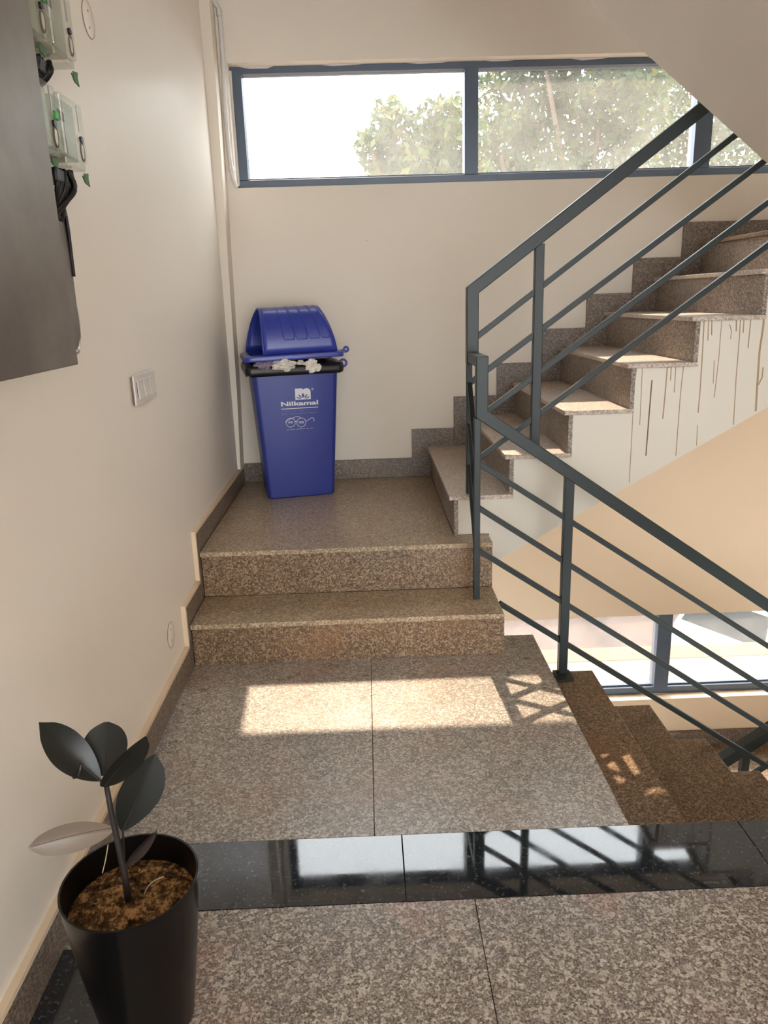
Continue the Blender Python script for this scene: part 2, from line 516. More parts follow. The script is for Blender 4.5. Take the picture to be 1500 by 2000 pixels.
# ------------------------------------------------------------------ flights along the back wall
def back_flight(name, dz, label, nk=6, y1=D-0.02):
    o = empty(name, (1.0, FR, ZL+dz)); tag(o, label, 'stairs')
    poly = [(TX[0]+0.038, ZL+dz+0.001)]
    for k in range(6):
        poly += [(TX[k]+0.038, TZ[k]-0.0185+dz), (TX[k+1]+0.038, TZ[k]-0.0185+dz)]
    poly += [(TX[6]+0.038, TZ[6]-0.0185+dz), (XR-0.001, TZ[6]-0.018+dz), (XR-0.001, TZ[6]-0.17+dz), (2.95, TZ[6]-0.40+dz), (1.27, 0.267+dz), (W+0.006, 0.235+dz), (W+0.006, ZL+dz+0.001)]
    body = MB().prism(poly, 'y', FR, y1).build('concrete_body', 'stringer_paint', o)
    for k in range(6):
        x0 = TX[k]; x1 = TX[k+1]+0.0375
        zlow = (ZL if k == 0 else TZ[k-1])+dz
        box('riser', 'granite_riser', o, TX[k]+0.02, TX[k]+0.038, FR-0.012, y1, zlow+0.0003, TZ[k]-0.018+dz, bevel=0.001)
        box('tread', 'granite_dusty', o, x0, x1, FR-0.02, y1, TZ[k]-0.018+dz, TZ[k]+dz, bevel=0.002)
    box('riser', 'granite_riser', o, TX[6]+0.02, TX[6]+0.038, FR-0.012, y1, TZ[5]+dz+0.0003, TZ[6]-0.018+dz, bevel=0.001)
    box('landing_slab', 'granite_step', o, TX[6], XR-0.001, FR-0.02, y1, TZ[6]-0.018+dz, TZ[6]+dz, bevel=0.002)
    return o
uf = back_flight('stair_flight', 0, 'granite stair flight climbing right below the strip window with dripped stains')
lf = back_flight('stair_flight', -H, 'lower stair flight glimpsed beneath the descending steps at bottom right')

# dripped cement stains on the side of the upper flight
def cz(p): return (1050+p[0]/3.3333, 560+p[1]/3.3333)
drips = [([(1085, 207), (1075, 400), (1060, 650), (1045, 820)], 2.6, 0), ([(1115, 205), (1108, 350)], 2.4, 0), ([(1135, 205), (1133, 315)], 2.6, 0),
 ([(1200, 200), (1180, 460), (1150, 720)], 1.6, 0), ([(1295, 196), (1293, 290)], 3.0, 0), ([(1322, 196), (1313, 345), (1292, 600), (1275, 900)], 2.0, 0),
 ([(1345, 194), (1338, 300)], 2.2, 0), ([(1390, 192), (1370, 400)], 2.2, 0), ([(1484, 40), (1470, 250), (1445, 420), (1430, 640), (1420, 810)], 4.6, 0),
 ([(745, 608), (735, 720), (705, 1100)], 3.0, 1), ([(645, 530), (628, 640)], 2.2, 0), ([(845, 525), (830, 700), (815, 860)], 3.0, 0),
 ([(870, 523), (865, 610)], 2.4, 0), ([(900, 520), (890, 690)], 2.0, 0), ([(950, 516), (930, 700), (900, 1100)], 2.0, 0), ([(622, 800), (597, 1275)], 1.8, 0),
 ([(682, 532), (665, 900)], 1.6, 0), ([(1250, 245), (1262, 290), (1257, 340)], 1.8, 0), ([(1150, 480), (1143, 630)], 1.6, 0), ([(1040, 900), (1035, 1035)], 1.6, 0),
 ([(1468, 525), (1462, 590), (1436, 640)], 3.0, 0)]
for pts, wd, dk in drips:
    MB().sweep([PY(cz(p), FR-0.0005) for p in pts], 0.0016, wd*0.0016, (0, 1, 0)).build('drip_stain', 'drip_dark' if dk else 'drip', uf)

# ------------------------------------------------------------------ descending flight
df = empty('descending_flight', (XD, -0.4, 0)); tag(df, 'brown granite stair flight descending to the right from the floor', 'stairs')
poly = [(XD-0.02, -0.021)]
for k in range(0, 8):
    zz = -(k+1)*R3-0.021 if k < 7 else -1.457-0.021
    poly += [(XD-0.02+k*T3, zz), (XD-0.02+(k+1)*T3, zz)]
poly[-1] = (XR-0.001, -1.478)
poly += [(XR-0.001, -1.63), (3.25, -1.63), (XD-0.02, -0.30)]
MB().prism(poly, 'y', YS1+0.004, YB-0.01).build('concrete_body', 'stringer_paint', df)
for k in range(0, 8):
    ztop = -k*R3
    zt = -(k+1)*R3 if k < 7 else -1.457
    xr = XD+(k+1)*T3 if k < 7 else XR-0.002
    box('riser', 'granite_step', df, XD-0.0195+k*T3, XD-0.0015+k*T3, YS1+0.004, YB, zt+0.0004, ztop-0.0205, bevel=0.001)
    box('tread', 'granite_step', df, XD-0.0195+k*T3, xr, YS1+0.004, YB, zt-0.02, zt, bevel=0.004)

# ------------------------------------------------------------------ flight overhead (soffit at the upper right)
of = empty('overhead_flight', (2.0, -0.4, 2.0)); tag(of, 'cream sloping underside of the stair flight overhead at upper right', 'stairs')
a = PY((1145, 0), YB); b = PY((1500, 320), YB)
sl_ = (b.z-a.z)/(b.x-a.x)
xa, xb = 0.75, 2.62
za = a.z+sl_*(xa-a.x); zb_ = a.z+sl_*(xb-a.x)
poly = [(xa, za), (xb, zb_), (XR-0.001, zb_), (XR-0.001, TZ[6]-0.0205)]
poly = [(xa, za), (xb, zb_), (XR-0.001, zb_), (XR-0.001, 1.60)]
xx, zz = 2.66, 1.60
poly.append((xx, zz))
for k in range(8):
    zz += R3; poly.append((xx, zz))
    xx -= T3*0.9
    poly.append((xx, zz))
MB().prism(poly, 'y', YS1+0.004, YB).build('concrete_body', 'soffit_paint', of)

# ------------------------------------------------------------------ windows
def window(name, dz, label):
    o = empty(name, (x0, D, ZB+dz)); struct(o, label)
    y0, y1 = 1.605, 1.685
    zb, zt = ZB+dz, ZT+dz
    f = 0.046
    box('frame_sill', 'window_metal', o, x0, x1, y0, y1, zb, zb+f, bevel=0.002)
    box('frame_head', 'window_metal', o, x0, x1, y0, y1, zt-0.032, zt, bevel=0.002)
    xs = [(x0, x0+0.058), (1.271, 1.343), (2.488, 2.578), (x1-0.055, x1)]
    for a, b in xs:
        box('mullion', 'window_metal', o, a, b, y0-0.004, y1+0.004, zb+f+0.0003, zt-0.0323, bevel=0.002)
    for i in range(3):
        box('pane', 'dusty_glass', o, xs[i][1], xs[i+1][0], 1.642, 1.647, zb+f, zt-0.032)
        # rubber glazing bead along the lower edge
        box('glazing_bead', 'window_metal', o, xs[i][1]+0.001, xs[i+1][0]-0.001, 1.628, 1.6415, zb+f+0.0003, zb+f+0.010)
    random.seed(5)
    pu = MB()
    xq = x0+0.05
    while xq < x1-0.2:
        L = random.uniform(0.06, 0.25)
        pu.prism([(xq, zt-0.0005), (xq+L, zt-0.0005), (xq+L*0.8, zt-random.uniform(0.004, 0.014)), (xq+L*0.3, zt-random.uniform(0.004, 0.012))], 'y', y0-0.012, y0-0.0005)
        pu.prism([(xq, zb+0.0005), (xq+L*0.2, zb+random.uniform(0.003, 0.010)), (xq+L, zb+0.0005)], 'y', y0-0.010, y0-0.0005)
        xq += L+random.uniform(0.02, 0.3)
    pu.box(x0+0.0005, x0+0.012, y0-0.014, y0-0.0005, zb+0.02, zt-0.02)
    pu.build('putty_seam', 'putty', o)
    return o
window('window_1', 0, 'wide strip window with dark metal frame, trees outside')
window('window_2', -H, 'lower strip window showing sunny ground outside')

# ------------------------------------------------------------------ railing
rail = empty('stair_railing', (1.134, 0.15, R1)); tag(rail, 'dark green-grey square-tube railing turning around the newel beside the steps', 'railing')
UY, LY = 0.40, 0.145
def ux(px): q = PY(px, UY); return q
def ly(px): q = PY(px, LY); return q
def line_to(p, q, x):
    t = (x-p.x)/(q.x-p.x)
    return p+(q-p)*t
XE = 2.62
ha, hb = ux((923, 566)), ux((1371, 213))
hend = line_to(ha, hb, XE)
nx = (ux((910, 620)).x+ux((934, 620)).x)/2
ztop = line_to(ha, hb, nx).z
zc = ly((940, 695)).z
MB().sweep([(nx, UY, zc-0.05), (nx, UY, ztop), hend], 0.045, 0.048).build('handrail', 'railing_metal', rail, bevel=0.003)
pxp = ux((916, 900)).x
box('post', 'railing_metal', rail, pxp-0.012, pxp+0.012, UY-0.012, UY+0.012, TZ[0], zc-0.0505, bevel=0.002)
p2 = ux((1048, 700)).x
box('post', 'railing_metal', rail, p2-0.018, p2+0.018, UY-0.018, UY+0.018, TZ[1], line_to(ha, hb, p2-0.018).z-0.012, bevel=0.002)
p3 = 2.55
box('post', 'railing_metal', rail, p3-0.018, p3+0.018, UY-0.018, UY+0.018, TZ[6], line_to(ha, hb, p3).z-0.02, bevel=0.002)
rods_u = []
for a, b in (((935, 655), (1435, 265)), ((955, 720), (1485, 320)), ((955, 800), (1500, 395)), ((935, 895), (1500, 478))):
    a, b = ux(a), ux(b)
    s0 = line_to(a, b, pxp); rods_u.append(s0)
    MB().sweep([s0, line_to(a, b, XE)], 0.020, 0.022).build('rod', 'railing_metal', rail, bevel=0.002)
# front part: connector, vertical drop of the handrail, descending handrail
fx = (ly((930, 740)).x+ly((951, 740)).x)/2
fa, fb = ly((1110, 922)), ly((1500, 1183))
XF = 3.15
fz = line_to(fa, fb, fx).z
MB().sweep([(fx, LY, zc), (fx, LY, fz), line_to(fa, fb, XF)], 0.042, 0.046).build('handrail', 'railing_metal', rail, bevel=0.003)
MB().sweep([(nx, UY-0.0235, zc-0.021), ((fx+nx)/2, (UY+LY)/2, zc-0.021), (fx, LY+0.0215, zc-0.021)], 0.042, 0.042, (1, 0, 0)).build('handrail_link', 'railing_metal', rail, bevel=0.003)
fpx = ly((931, 1000)).x
box('post', 'railing_metal', rail, fpx-0.0125, fpx+0.0125, LY-0.0125, LY+0.0125, R1, fz-0.015, bevel=0.002)
mp = (PY((1094, 1310), LY).x+PY((1113, 1000), LY).x)/2
box('post', 'railing_metal', rail, mp-0.018, mp+0.018, LY-0.018, LY+0.018, -R3+0.008, line_to(fa, fb, mp).z-0.012, bevel=0.002)
box('base_plate', 'railing_metal', rail, mp-0.035, mp+0.035, LY-0.07, LY+0.021, -R3+0.0003, -R3+0.0078, bevel=0.001)
p4 = XD+4.5*T3
box('post', 'railing_metal', rail, p4-0.018, p4+0.018, LY-0.018, LY+0.018, -5*R3+0.0003, line_to(fa, fb, p4).z-0.012, bevel=0.002)
rods_l = []
for a, b in (((935, 905), (1500, 1262)), ((935, 992), (1500, 1347)), ((935, 1075), (1500, 1423)), ((985, 1184), (1500, 1497))):
    a, b = ly(a), ly(b)
    s0 = line_to(a, b, fpx); rods_l.append(s0)
    xs_ = fpx if a.z > 0.3 else W+0.0125
    MB().sweep([line_to(a, b, xs_), line_to(a, b, XF)], 0.020, 0.021).build('rod', 'railing_metal', rail, bevel=0.002)
for i in range(3):
    q0 = Vector((pxp, UY-0.0115, rods_u[i+1].z)); q1 = Vector((fpx, LY+0.012, rods_l[i].z))
    MB().sweep([q0, q1], 0.020, 0.021, (1, 0, 0)).build('rod', 'railing_metal', rail, bevel=0.002)
# railing of the lower flight
rl2 = empty('stair_railing', (nx, UY, TZ[0]-H)); tag(rl2, 'short stretch of dark railing seen below the descending steps at bottom right', 'railing')
dz = Vector((0, 0, -H))
MB().sweep([Vector((nx, UY, zc-0.05))+dz, Vector((nx, UY, ztop))+dz, hend+dz], 0.06, 0.05).build('handrail', 'railing_metal', rl2, bevel=0.003)
for xq, kz in ((pxp, 0), (p2, 1), (2.46, 5)):
    box('post', 'railing_metal', rl2, xq-0.018, xq+0.018, UY-0.018, UY+0.018, TZ[kz]-H, line_to(ha, hb, xq).z-H-0.022, bevel=0.002)
for i in range(4):
    a = rods_u[i]; sl2 = (hb.z-ha.z)/(hb.x-ha.x)
    MB().sweep([a+dz, Vector((XE, UY, a.z+sl2*(XE-a.x)))+dz], 0.020, 0.022).build('rod', 'railing_metal', rl2, bevel=0.002)

# ------------------------------------------------------------------ dustbin
BIN_ANG = math.radians(12)
BC = Vector((0.325, 1.262, ZL))
bm_ = Matrix.Translation(BC) @ Matrix.Rotation(BIN_ANG, 4, 'Z')
bmi = bm_.inverted()
def bempty(name, label, cat):
    o = bpy.data.objects.new(name, None); C.objects.link(o)
    o.location = BC; o.rotation_euler = (0, 0, BIN_ANG); o['local'] = 1
    tag(o, label, cat)
    return o
def rrect(w_, d_, r, z, n=5, cx=0, cy=0):
    pts = []
    for q, (sx, sy) in enumerate(((1, -1), (1, 1), (-1, 1), (-1, -1))):
        for i in range(n+1):
            t = -math.pi/2 + q*math.pi/2 + i*math.pi/2/n
            pts.append((cx+sx*(w_/2-r)+math.cos(t)*r, cy+sy*(d_/2-r)+math.sin(t)*r, z))
    return pts
bn = bempty('dustbin', 'tall blue plastic dustbin with domed lid standing in the landing corner', 'dustbin')
BH = 0.668
W0, D0, W1, D1 = 0.348, 0.27, 0.432, 0.35
def bw(z): return W0+(W1-W0)*z/BH
def bd(z): return D0+(D1-D0)*z/BH
rings = [rrect(W0-0.012, D0-0.012, 0.016, 0.0)]+[rrect(bw(z), bd(z), 0.02+0.006*z/BH, z) for z in (0.006, 0.2, 0.4, 0.58, BH)]
rings += [rrect(W1-0.012, D1-0.012, 0.02, BH), rrect(bw(0.3)-0.012, bd(0.3)-0.012, 0.02, 0.3)]
MB().loft(rings).build('body', 'blue_plastic', bn, smooth=True)
rings = [rrect(W1+0.004, D1+0.004, 0.026, BH-0.016), rrect(W1+0.046, D1+0.032, 0.03, BH-0.016), rrect(W1+0.05, D1+0.036, 0.032, BH+0.010), rrect(W1-0.002, D1-0.002, 0.026, BH+0.012)]
MB().loft(rings+[rings[0]], False, False).build('rim', 'blue_plastic', bn, smooth=True)
def ring_lug(z, x, r, tr, name='hinge_ring'):
    MB().tube([(x+math.cos(t)*r, -0.10, z+math.sin(t)*r) for t in [i*2*math.pi/20 for i in range(20)]], tr, 8, True).build(name, 'lid_plastic', bn, smooth='all')
ring_lug(BH+0.010, W1/2+0.040, 0.017, 0.006)
ring_lug(BH+0.078, W1/2+0.058, 0.011, 0.006)
# lid (rim plate + domed hood with open ends)
lid_l = 0.045
def lt(p):   # lid tilt
    x, y, z = p
    a = math.radians(1.2)
    return (x*math.cos(a)-z*math.sin(a)*0, y, BH+lid_l+z+math.sin(a)*x)
LW, LD = W1+0.062, D1+0.045
rings = [rrect(LW, LD, 0.035, 0.0), rrect(LW+0.006, LD+0.006, 0.036, 0.008), rrect(LW-0.002, LD-0.002, 0.034, 0.024), rrect(LW-0.05, LD-0.04, 0.03, 0.030), rrect(LW-0.07, LD-0.06, 0.03, 0.026), rrect(LW-0.06, LD-0.05, 0.03, 0.0)]
rings = [[lt(q) for q in r] for r in rings]
MB().loft(rings+[rings[0]], False, False).build('lid_rim', 'lid_plastic', bn, smooth=True)
box('hinge_arm', 'lid_plastic', bn, LW/2-0.01, LW/2+0.022, -0.13, -0.095, BH+lid_l+0.018, BH+lid_l+0.034, bevel=0.004)
HD, HH = (LD-0.055)/2, 0.225
def dome(u, th, off=0.0):
    # u in -1..1 across, th 0..pi from front foot over to back foot
    c, s_ = math.cos(th), math.sin(th)
    yy = -math.copysign(abs(c)**0.75, c)*(HD+off)
    zz = (abs(s_)**0.80)*(HH+off)
    k = zz/HH
    k = max(0.0, min(1.0, k))
    xr = 0.218 - 0.055*k**1.8 - 0.018*k
    xl = -0.150 if th < math.pi/2 else -0.150-0.062*(1-k**1.6)
    return lt((xl+(xr-xl)*(u+1)/2, yy, 0.024+zz))
NU, NTH = 14, 28
v = [dome(-1+2*i/NU, math.pi*j/NTH) for j in range(NTH+1) for i in range(NU+1)]
f = [(j*(NU+1)+i, j*(NU+1)+i+1, (j+1)*(NU+1)+i+1, (j+1)*(NU+1)+i) for j in range(NTH) for i in range(NU)]
MB().add(v, f).build('hood', 'lid_plastic', bn, smooth='all', solid=0.005)
# closed right end of the hood
endp = [dome(0.97, math.pi*j/NTH, -0.002) for j in range(NTH+1)]
MB().add(endp, [tuple(range(len(endp)))]).build('hood_end', 'lid_plastic', bn, solid=0.004)
lipm = MB().tube([dome(-1, math.pi*j/NTH, 0.001) for j in range(NTH+1)], 0.005, 8)
lipm.build('hood_lip', 'lid_plastic', bn, smooth='all')
for (ua, ub) in ((-0.42, -0.10), (-0.06, 0.26), (0.30, 0.60), (0.64, 0.88)):
    path = [(ua, t_) for t_ in np.linspace(math.pi*0.60, 0.30, 12)]+[(u_, 0.24) for u_ in np.linspace(ua+0.04, ub-0.04, 4)]+[(ub, t_) for t_ in np.linspace(0.30, math.pi*0.60, 12)]
    MB().tube([dome(u_, t_, 0.0022) for u_, t_ in path], 0.0032, 6).build('moulded_rib', 'lid_plastic', bn, smooth='all')

# bin liner folded over the rim
ln = bempty('bin_liner', 'black plastic bin liner folded over the rim of the blue bin', 'bin liner')
random.seed(3)
def wob(r, a, ztop=0): return [(x*(1+random.uniform(-a, a)), y*(1+random.uniform(-a, a)), z+random.uniform(-0.004, 0.004)) for x, y, z in r]
rr = [wob(rrect(W1+0.050, D1+0.036, 0.03, BH-0.028, 9), 0.010), wob(rrect(W1+0.060, D1+0.046, 0.034, BH-0.014, 9), 0.006), wob(rrect(W1+0.062, D1+0.048, 0.034, BH+0.004, 9), 0.005), wob(rrect(W1+0.05, D1+0.035, 0.03, BH+0.019, 9), 0.004), wob(rrect(W1-0.02, D1-0.02, 0.028, BH+0.014, 9), 0.006), wob(rrect(W1-0.04, D1-0.04, 0.03, BH-0.12, 9), 0.01)]
MB().loft(rr, False, False).build('liner_skin', 'liner_plastic', ln, smooth='all', solid=0.0015)

def crumple(name, mat, label, cat, cen, size, seed, sub=3, amp=0.3):
    import bmesh
    bm = bmesh.new()
    bmesh.ops.create_icosphere(bm, subdivisions=sub, radius=1)
    rnd = random.Random(seed)
    dirs = [Vector((rnd.gauss(0, 1), rnd.gauss(0, 1), rnd.gauss(0, 1))).normalized() for _ in range(16)]
    fr = [rnd.uniform(1.6, 3.6) for _ in dirs]; ph = [rnd.uniform(0, 6) for _ in dirs]
    for vv in bm.verts:
        c = vv.co.normalized()
        k = 1.0
        for d, f_, p_ in zip(dirs[:9], fr, ph):
            k -= amp*0.30*(1-abs(math.sin(c.dot(d)*f_+p_)))**3
        k += rnd.uniform(-0.015, 0.015)
        vv.co = Vector((c.x*size[0]*k, c.y*size[1]*k, c.z*size[2]*k))*1.12
    me = bpy.data.meshes.new(name); bm.to_mesh(me); bm.free()
    o = link(name, me, mat)
    o.matrix_world = bm_ @ Matrix.Translation(cen)
    tag(o, label, cat)
    return o
crumple('crumpled_paper', 'paper', 'crumpled white paper bulging out under the middle of the bin lid', 'paper', (-0.055, -0.180, BH+0.018), (0.066, 0.055, 0.036), 4, 4, 0.6)
crumple('crumpled_paper', 'paper', 'small twisted white paper scrap hanging over the liner at right', 'paper', (0.084, -0.200, BH+0.010), (0.042, 0.026, 0.040), 9, 4, 0.9)
crumple('crumpled_paper', 'paper', 'thin white paper strip between the two paper lumps', 'paper', (0.030, -0.185, BH+0.026), (0.034, 0.03, 0.016), 13, 4, 0.9)
crumple('plastic_bag', 'lilac_bag', 'dull lilac plastic bag squeezed under the lid at left', 'bag', (-0.150, -0.165, BH+0.020), (0.052, 0.055, 0.032), 21, 4, 0.5)

# print on the front face of the bin
fa_ = Vector((0, -D0/2, 0)); fb_ = Vector((0, -D1/2, BH))
fdir = (fb_-fa_).normalized(); fn = Vector((1, 0, 0)).cross(fdir).normalized()
def front_uv(px):  # pixel -> (x, s) on the front face
    o_ = bmi @ CAM; d_ = bmi.to_3x3() @ ray(px)
    t_ = (fa_-o_).dot(fn)/d_.dot(fn)
    q = o_+d_*t_
    return q.x, (q-fa_).dot(fdir)
FM = Matrix((Vector((1, 0, 0)), fdir, fn)).transposed().to_4x4()
FM.translation = fa_
def flat(name, polys, mat, off=0.0006, th=0.0006):
    mb = MB()
    for poly in polys:
        n_ = len(poly)
        v_ = [FM @ Vector((x, y, off)) for x, y in poly]+[FM @ Vector((x, y, off+th)) for x, y in poly]
        mb.add(v_, [tuple(range(n_)), tuple(range(2*n_-1, n_-1, -1))]+[(i, i+n_, (i+1) % n_+n_, (i+1) % n_) for i in range(n_)])
    return mb.build(name, mat, bn)
def text(name, s_, cx, cy, width, height, mat='print_white', bold=0.0):
    cu = bpy.data.curves.new(name, 'FONT'); cu.body = s_; cu.offset = bold
    to = bpy.data.objects.new(name, cu); C.objects.link(to)
    dg = bpy.context.evaluated_depsgraph_get()
    me = bpy.data.meshes.new_from_object(to.evaluated_get(dg))
    bpy.data.objects.remove(to); 
    if len(me.vertices) == 0: return None
    co = np.zeros(len(me.vertices)*3); me.vertices.foreach_get('co', co); co = co.reshape(-1, 3)
    mn, mxx = co.min(0), co.max(0)
    for i, vv in enumerate(me.vertices):
        x = (co[i, 0]-mn[0])/(mxx[0]-mn[0])-0.5; y = (co[i, 1]-mn[1])/(mxx[1]-mn[1])-0.5
        vv.co = FM @ Vector((cx+x*width, cy+y*height, 0.0012))
    me.name = name
    return link(name, me, mat, bn)
def wpx(a, b): return front_uv(b)[0]-front_uv(a)[0]
def T(name, s_, xa, xb, ya, yb, **kw):
    (u0, s0), (u1, s1) = front_uv((xa, yb)), front_uv((xb, ya))
    return text(name, s_, (u0+u1)/2, (s0+s1)/2, u1-u0, s1-s0, **kw)
T('brand_lettering', 'Nilkamal', 549, 621, 781, 794, bold=0.03)
(ua, sa), (ub, sb) = front_uv((549, 798.5)), front_uv((621, 795.5))
flat('underline', [[(ua, sa), (ub, sa), (ub, sb), (ua, sb)]], 'print_white')
T('small_print', 'Toll Free # : 1800-209-1115', 551, 619, 799.5, 804)
T('small_print', 'Email : marketing@nilkamal.com', 551, 619, 804.5, 809.5)
# emblem: rounded letter n with a lotus
(ua, sa), (ub, sb) = front_uv((577, 781)), front_uv((606, 757.5))
ew, eh = ub-ua, sb-sa
pl = [(0, 0), (1, 0), (1, 0.66)]
pl += [(0.74+0.26*math.cos(t_), 0.68+0.32*math.sin(t_)) for t_ in np.linspace(0.1, math.pi*0.72, 8)]
pl += [(0.50, 0.88), (0.46, 1.0), (0, 1.0)]
flat('emblem', [[(ua+x*ew, sa+y*eh) for x, y in pl]], 'print_white', 0.0006)
def petal(cx, cy, L, wd, ang):
    q = []
    for t_ in np.linspace(0, 1, 7): q.append((wd*math.sin(math.pi*t_)**0.8, L*t_))
    for t_ in np.linspace(1, 0, 7)[1:-1]: q.append((-wd*math.sin(math.pi*t_)**0.8, L*t_))
    c, s_ = math.cos(ang), math.sin(ang)
    return [(ua+ew*(cx+x*c-y*s_), sa+eh*(cy+x*s_+y*c)) for x, y in q]
flat('lotus', [petal(0.5, 0.14, 0.44, 0.09, 0), petal(0.42, 0.10, 0.44, 0.05, 0.5), petal(0.58, 0.10, 0.44, 0.05, -0.5), petal(0.38, 0.04, 0.40, 0.045, 0.98), petal(0.62, 0.04, 0.40, 0.045, -0.98)], 'print_blue', 0.0014)
T('registered_mark', '®', 608, 612.5, 757.5, 762)
# spectacles
def ringpoly(cx, cy, r, wd, a0=0, a1=2*math.pi, n_=24):
    ps = []
    ts = np.linspace(a0, a1, n_+1)
    for i in range(n_):
        ps.append([(cx+(r-wd)*math.cos(ts[i]), cy+(r-wd)*math.sin(ts[i])), (cx+r*math.cos(ts[i]), cy+r*math.sin(ts[i])), (cx+r*math.cos(ts[i+1]), cy+r*math.sin(ts[i+1])), (cx+(r-wd)*math.cos(ts[i+1]), cy+(r-wd)*math.sin(ts[i+1]))])
    return ps
def strokepx(pts, wd):
    q = [front_uv(p_) for p_ in pts]; ps = []
    for (xa_, ya_), (xb_, yb_) in zip(q, q[1:]):
        dx, dy = xb_-xa_, yb_-ya_; L = math.hypot(dx, dy); nx_, ny_ = -dy/L*wd/2, dx/L*wd/2
        ps.append([(xa_+nx_, ya_+ny_), (xa_-nx_, ya_-ny_), (xb_-nx_, yb_-ny_), (xb_+nx_, yb_+ny_)])
    return ps
cpx = lambda a, b: (520+a*140/1500, 740+b*120/1286)
g1 = front_uv(cpx(510, 915)); g2 = front_uv(cpx(735, 912))
rr_ = abs(front_uv(cpx(610, 915))[0]-g1[0])
ps = ringpoly(g1[0], g1[1], rr_, 0.0022)+ringpoly(g2[0], g2[1], rr_, 0.0022)
ps += strokepx([cpx(600, 890), cpx(640, 890)], 0.003)+strokepx([cpx(400, 905), cpx(480, 850), cpx(640, 785), cpx(700, 800), cpx(720, 830)], 0.0022)
ps += strokepx([cpx(830, 890), cpx(950, 812), cpx(990, 820), cpx(1003, 850), cpx(985, 890)], 0.0022)
flat('spectacles_emblem', ps, 'print_white')
T('lens_lettering', 'स्वच्छ', *[cpx(455, 0)[0], cpx(560, 0)[0], cpx(0, 890)[1], cpx(0, 945)[1]], bold=0.01)
T('lens_lettering', 'भारत', *[cpx(680, 0)[0], cpx(790, 0)[0], cpx(0, 885)[1], cpx(0, 940)[1]], bold=0.01)
T('motto_lettering', 'एक कदम स्वच्छता की ओर', *[cpx(415, 0)[0], cpx(985, 0)[0], cpx(0, 1020)[1], cpx(0, 1075)[1]], bold=0.01)

# ------------------------------------------------------------------ potted rubber plant
PZR = 0.33
pcx, pcy, prad = 0.235, -1.525, 0.1265
pp = empty('potted_rubber_plant', (pcx, pcy, 0)); tag(pp, 'young rubber plant with dark leaves in a glossy black pot', 'potted plant')
def lathe(prof, cx, cy, seg=48):
    return [[(cx+r*math.cos(2*math.pi*j/seg), cy+r*math.sin(2*math.pi*j/seg), z) for j in range(seg)] for r, z in prof]
prof = [(0.082, 0.0005), (0.088, 0.004), (0.098, 0.08), (0.110, 0.17), (0.119, 0.25), (0.1245, 0.31), (prad, PZR-0.003), (prad, PZR), (prad-0.004, PZR), (prad-0.006, 0.30), (0.112, 0.24), (0.106, 0.20)]
MB().loft(lathe(prof, pcx, pcy)).build('pot', 'pot_plastic', pp, smooth=True)
SOIL = 0.274
sv, sf = [(pcx, pcy, SOIL+0.012)], []
rnd = random.Random(7)
NS, NR = 40, 9
for i in range(1, NR+1):
    r = 0.1165*i/NR
    for j in range(NS):
        t_ = 2*math.pi*j/NS
        sv.append((pcx+r*math.cos(t_), pcy+r*math.sin(t_), SOIL+0.010*(1-(i/NR)**2)+(rnd.uniform(-0.004, 0.005) if i < NR else 0)))
for j in range(NS): sf.append((0, 1+j, 1+(j+1) % NS))
for i in range(NR-1):
    for j in range(NS): sf.append((1+i*NS+j, 1+(i+1)*NS+j, 1+(i+1)*NS+(j+1) % NS, 1+i*NS+(j+1) % NS))
MB().add(sv, sf).build('soil', 'soil', pp, smooth='all')
cl = MB()
for i in range(260):
    t_, r = rnd.uniform(0, 6.283), 0.112*math.sqrt(rnd.random())
    s_ = rnd.uniform(0.0015, 0.0055)
    x, y, z = pcx+r*math.cos(t_), pcy+r*math.sin(t_), SOIL+0.010*(1-(r/0.1165)**2)+s_*0.3
    cl.add([(x+s_*rnd.uniform(.6, 1.3), y, z), (x-s_*rnd.uniform(.6, 1.3), y, z), (x, y+s_*rnd.uniform(.6, 1.3), z), (x, y-s_*rnd.uniform(.6, 1.3), z), (x, y, z+s_), (x, y, z-s_)],
           [(0, 2, 4), (2, 1, 4), (1, 3, 4), (3, 0, 4), (2, 0, 5), (1, 2, 5), (3, 1, 5), (0, 3, 5)])
c_ = cl.build('soil_crumbs', 'soil', pp); c_['kind'] = 'stuff'
PYY = pcy
stem_pts = [PY(p_, PYY+dy) for p_, dy in (((252, 1765), 0.0), ((243, 1705), 0.0), ((229, 1640), 0.003), ((216, 1580), 0.006), ((208, 1535), 0.008))]
stem_pts[0].z = min(stem_pts[0].z, SOIL)
MB().tube(stem_pts, [0.0075, 0.0068, 0.006, 0.0055, 0.005], 8).build('stem', 'stem_bark', pp, smooth='all')
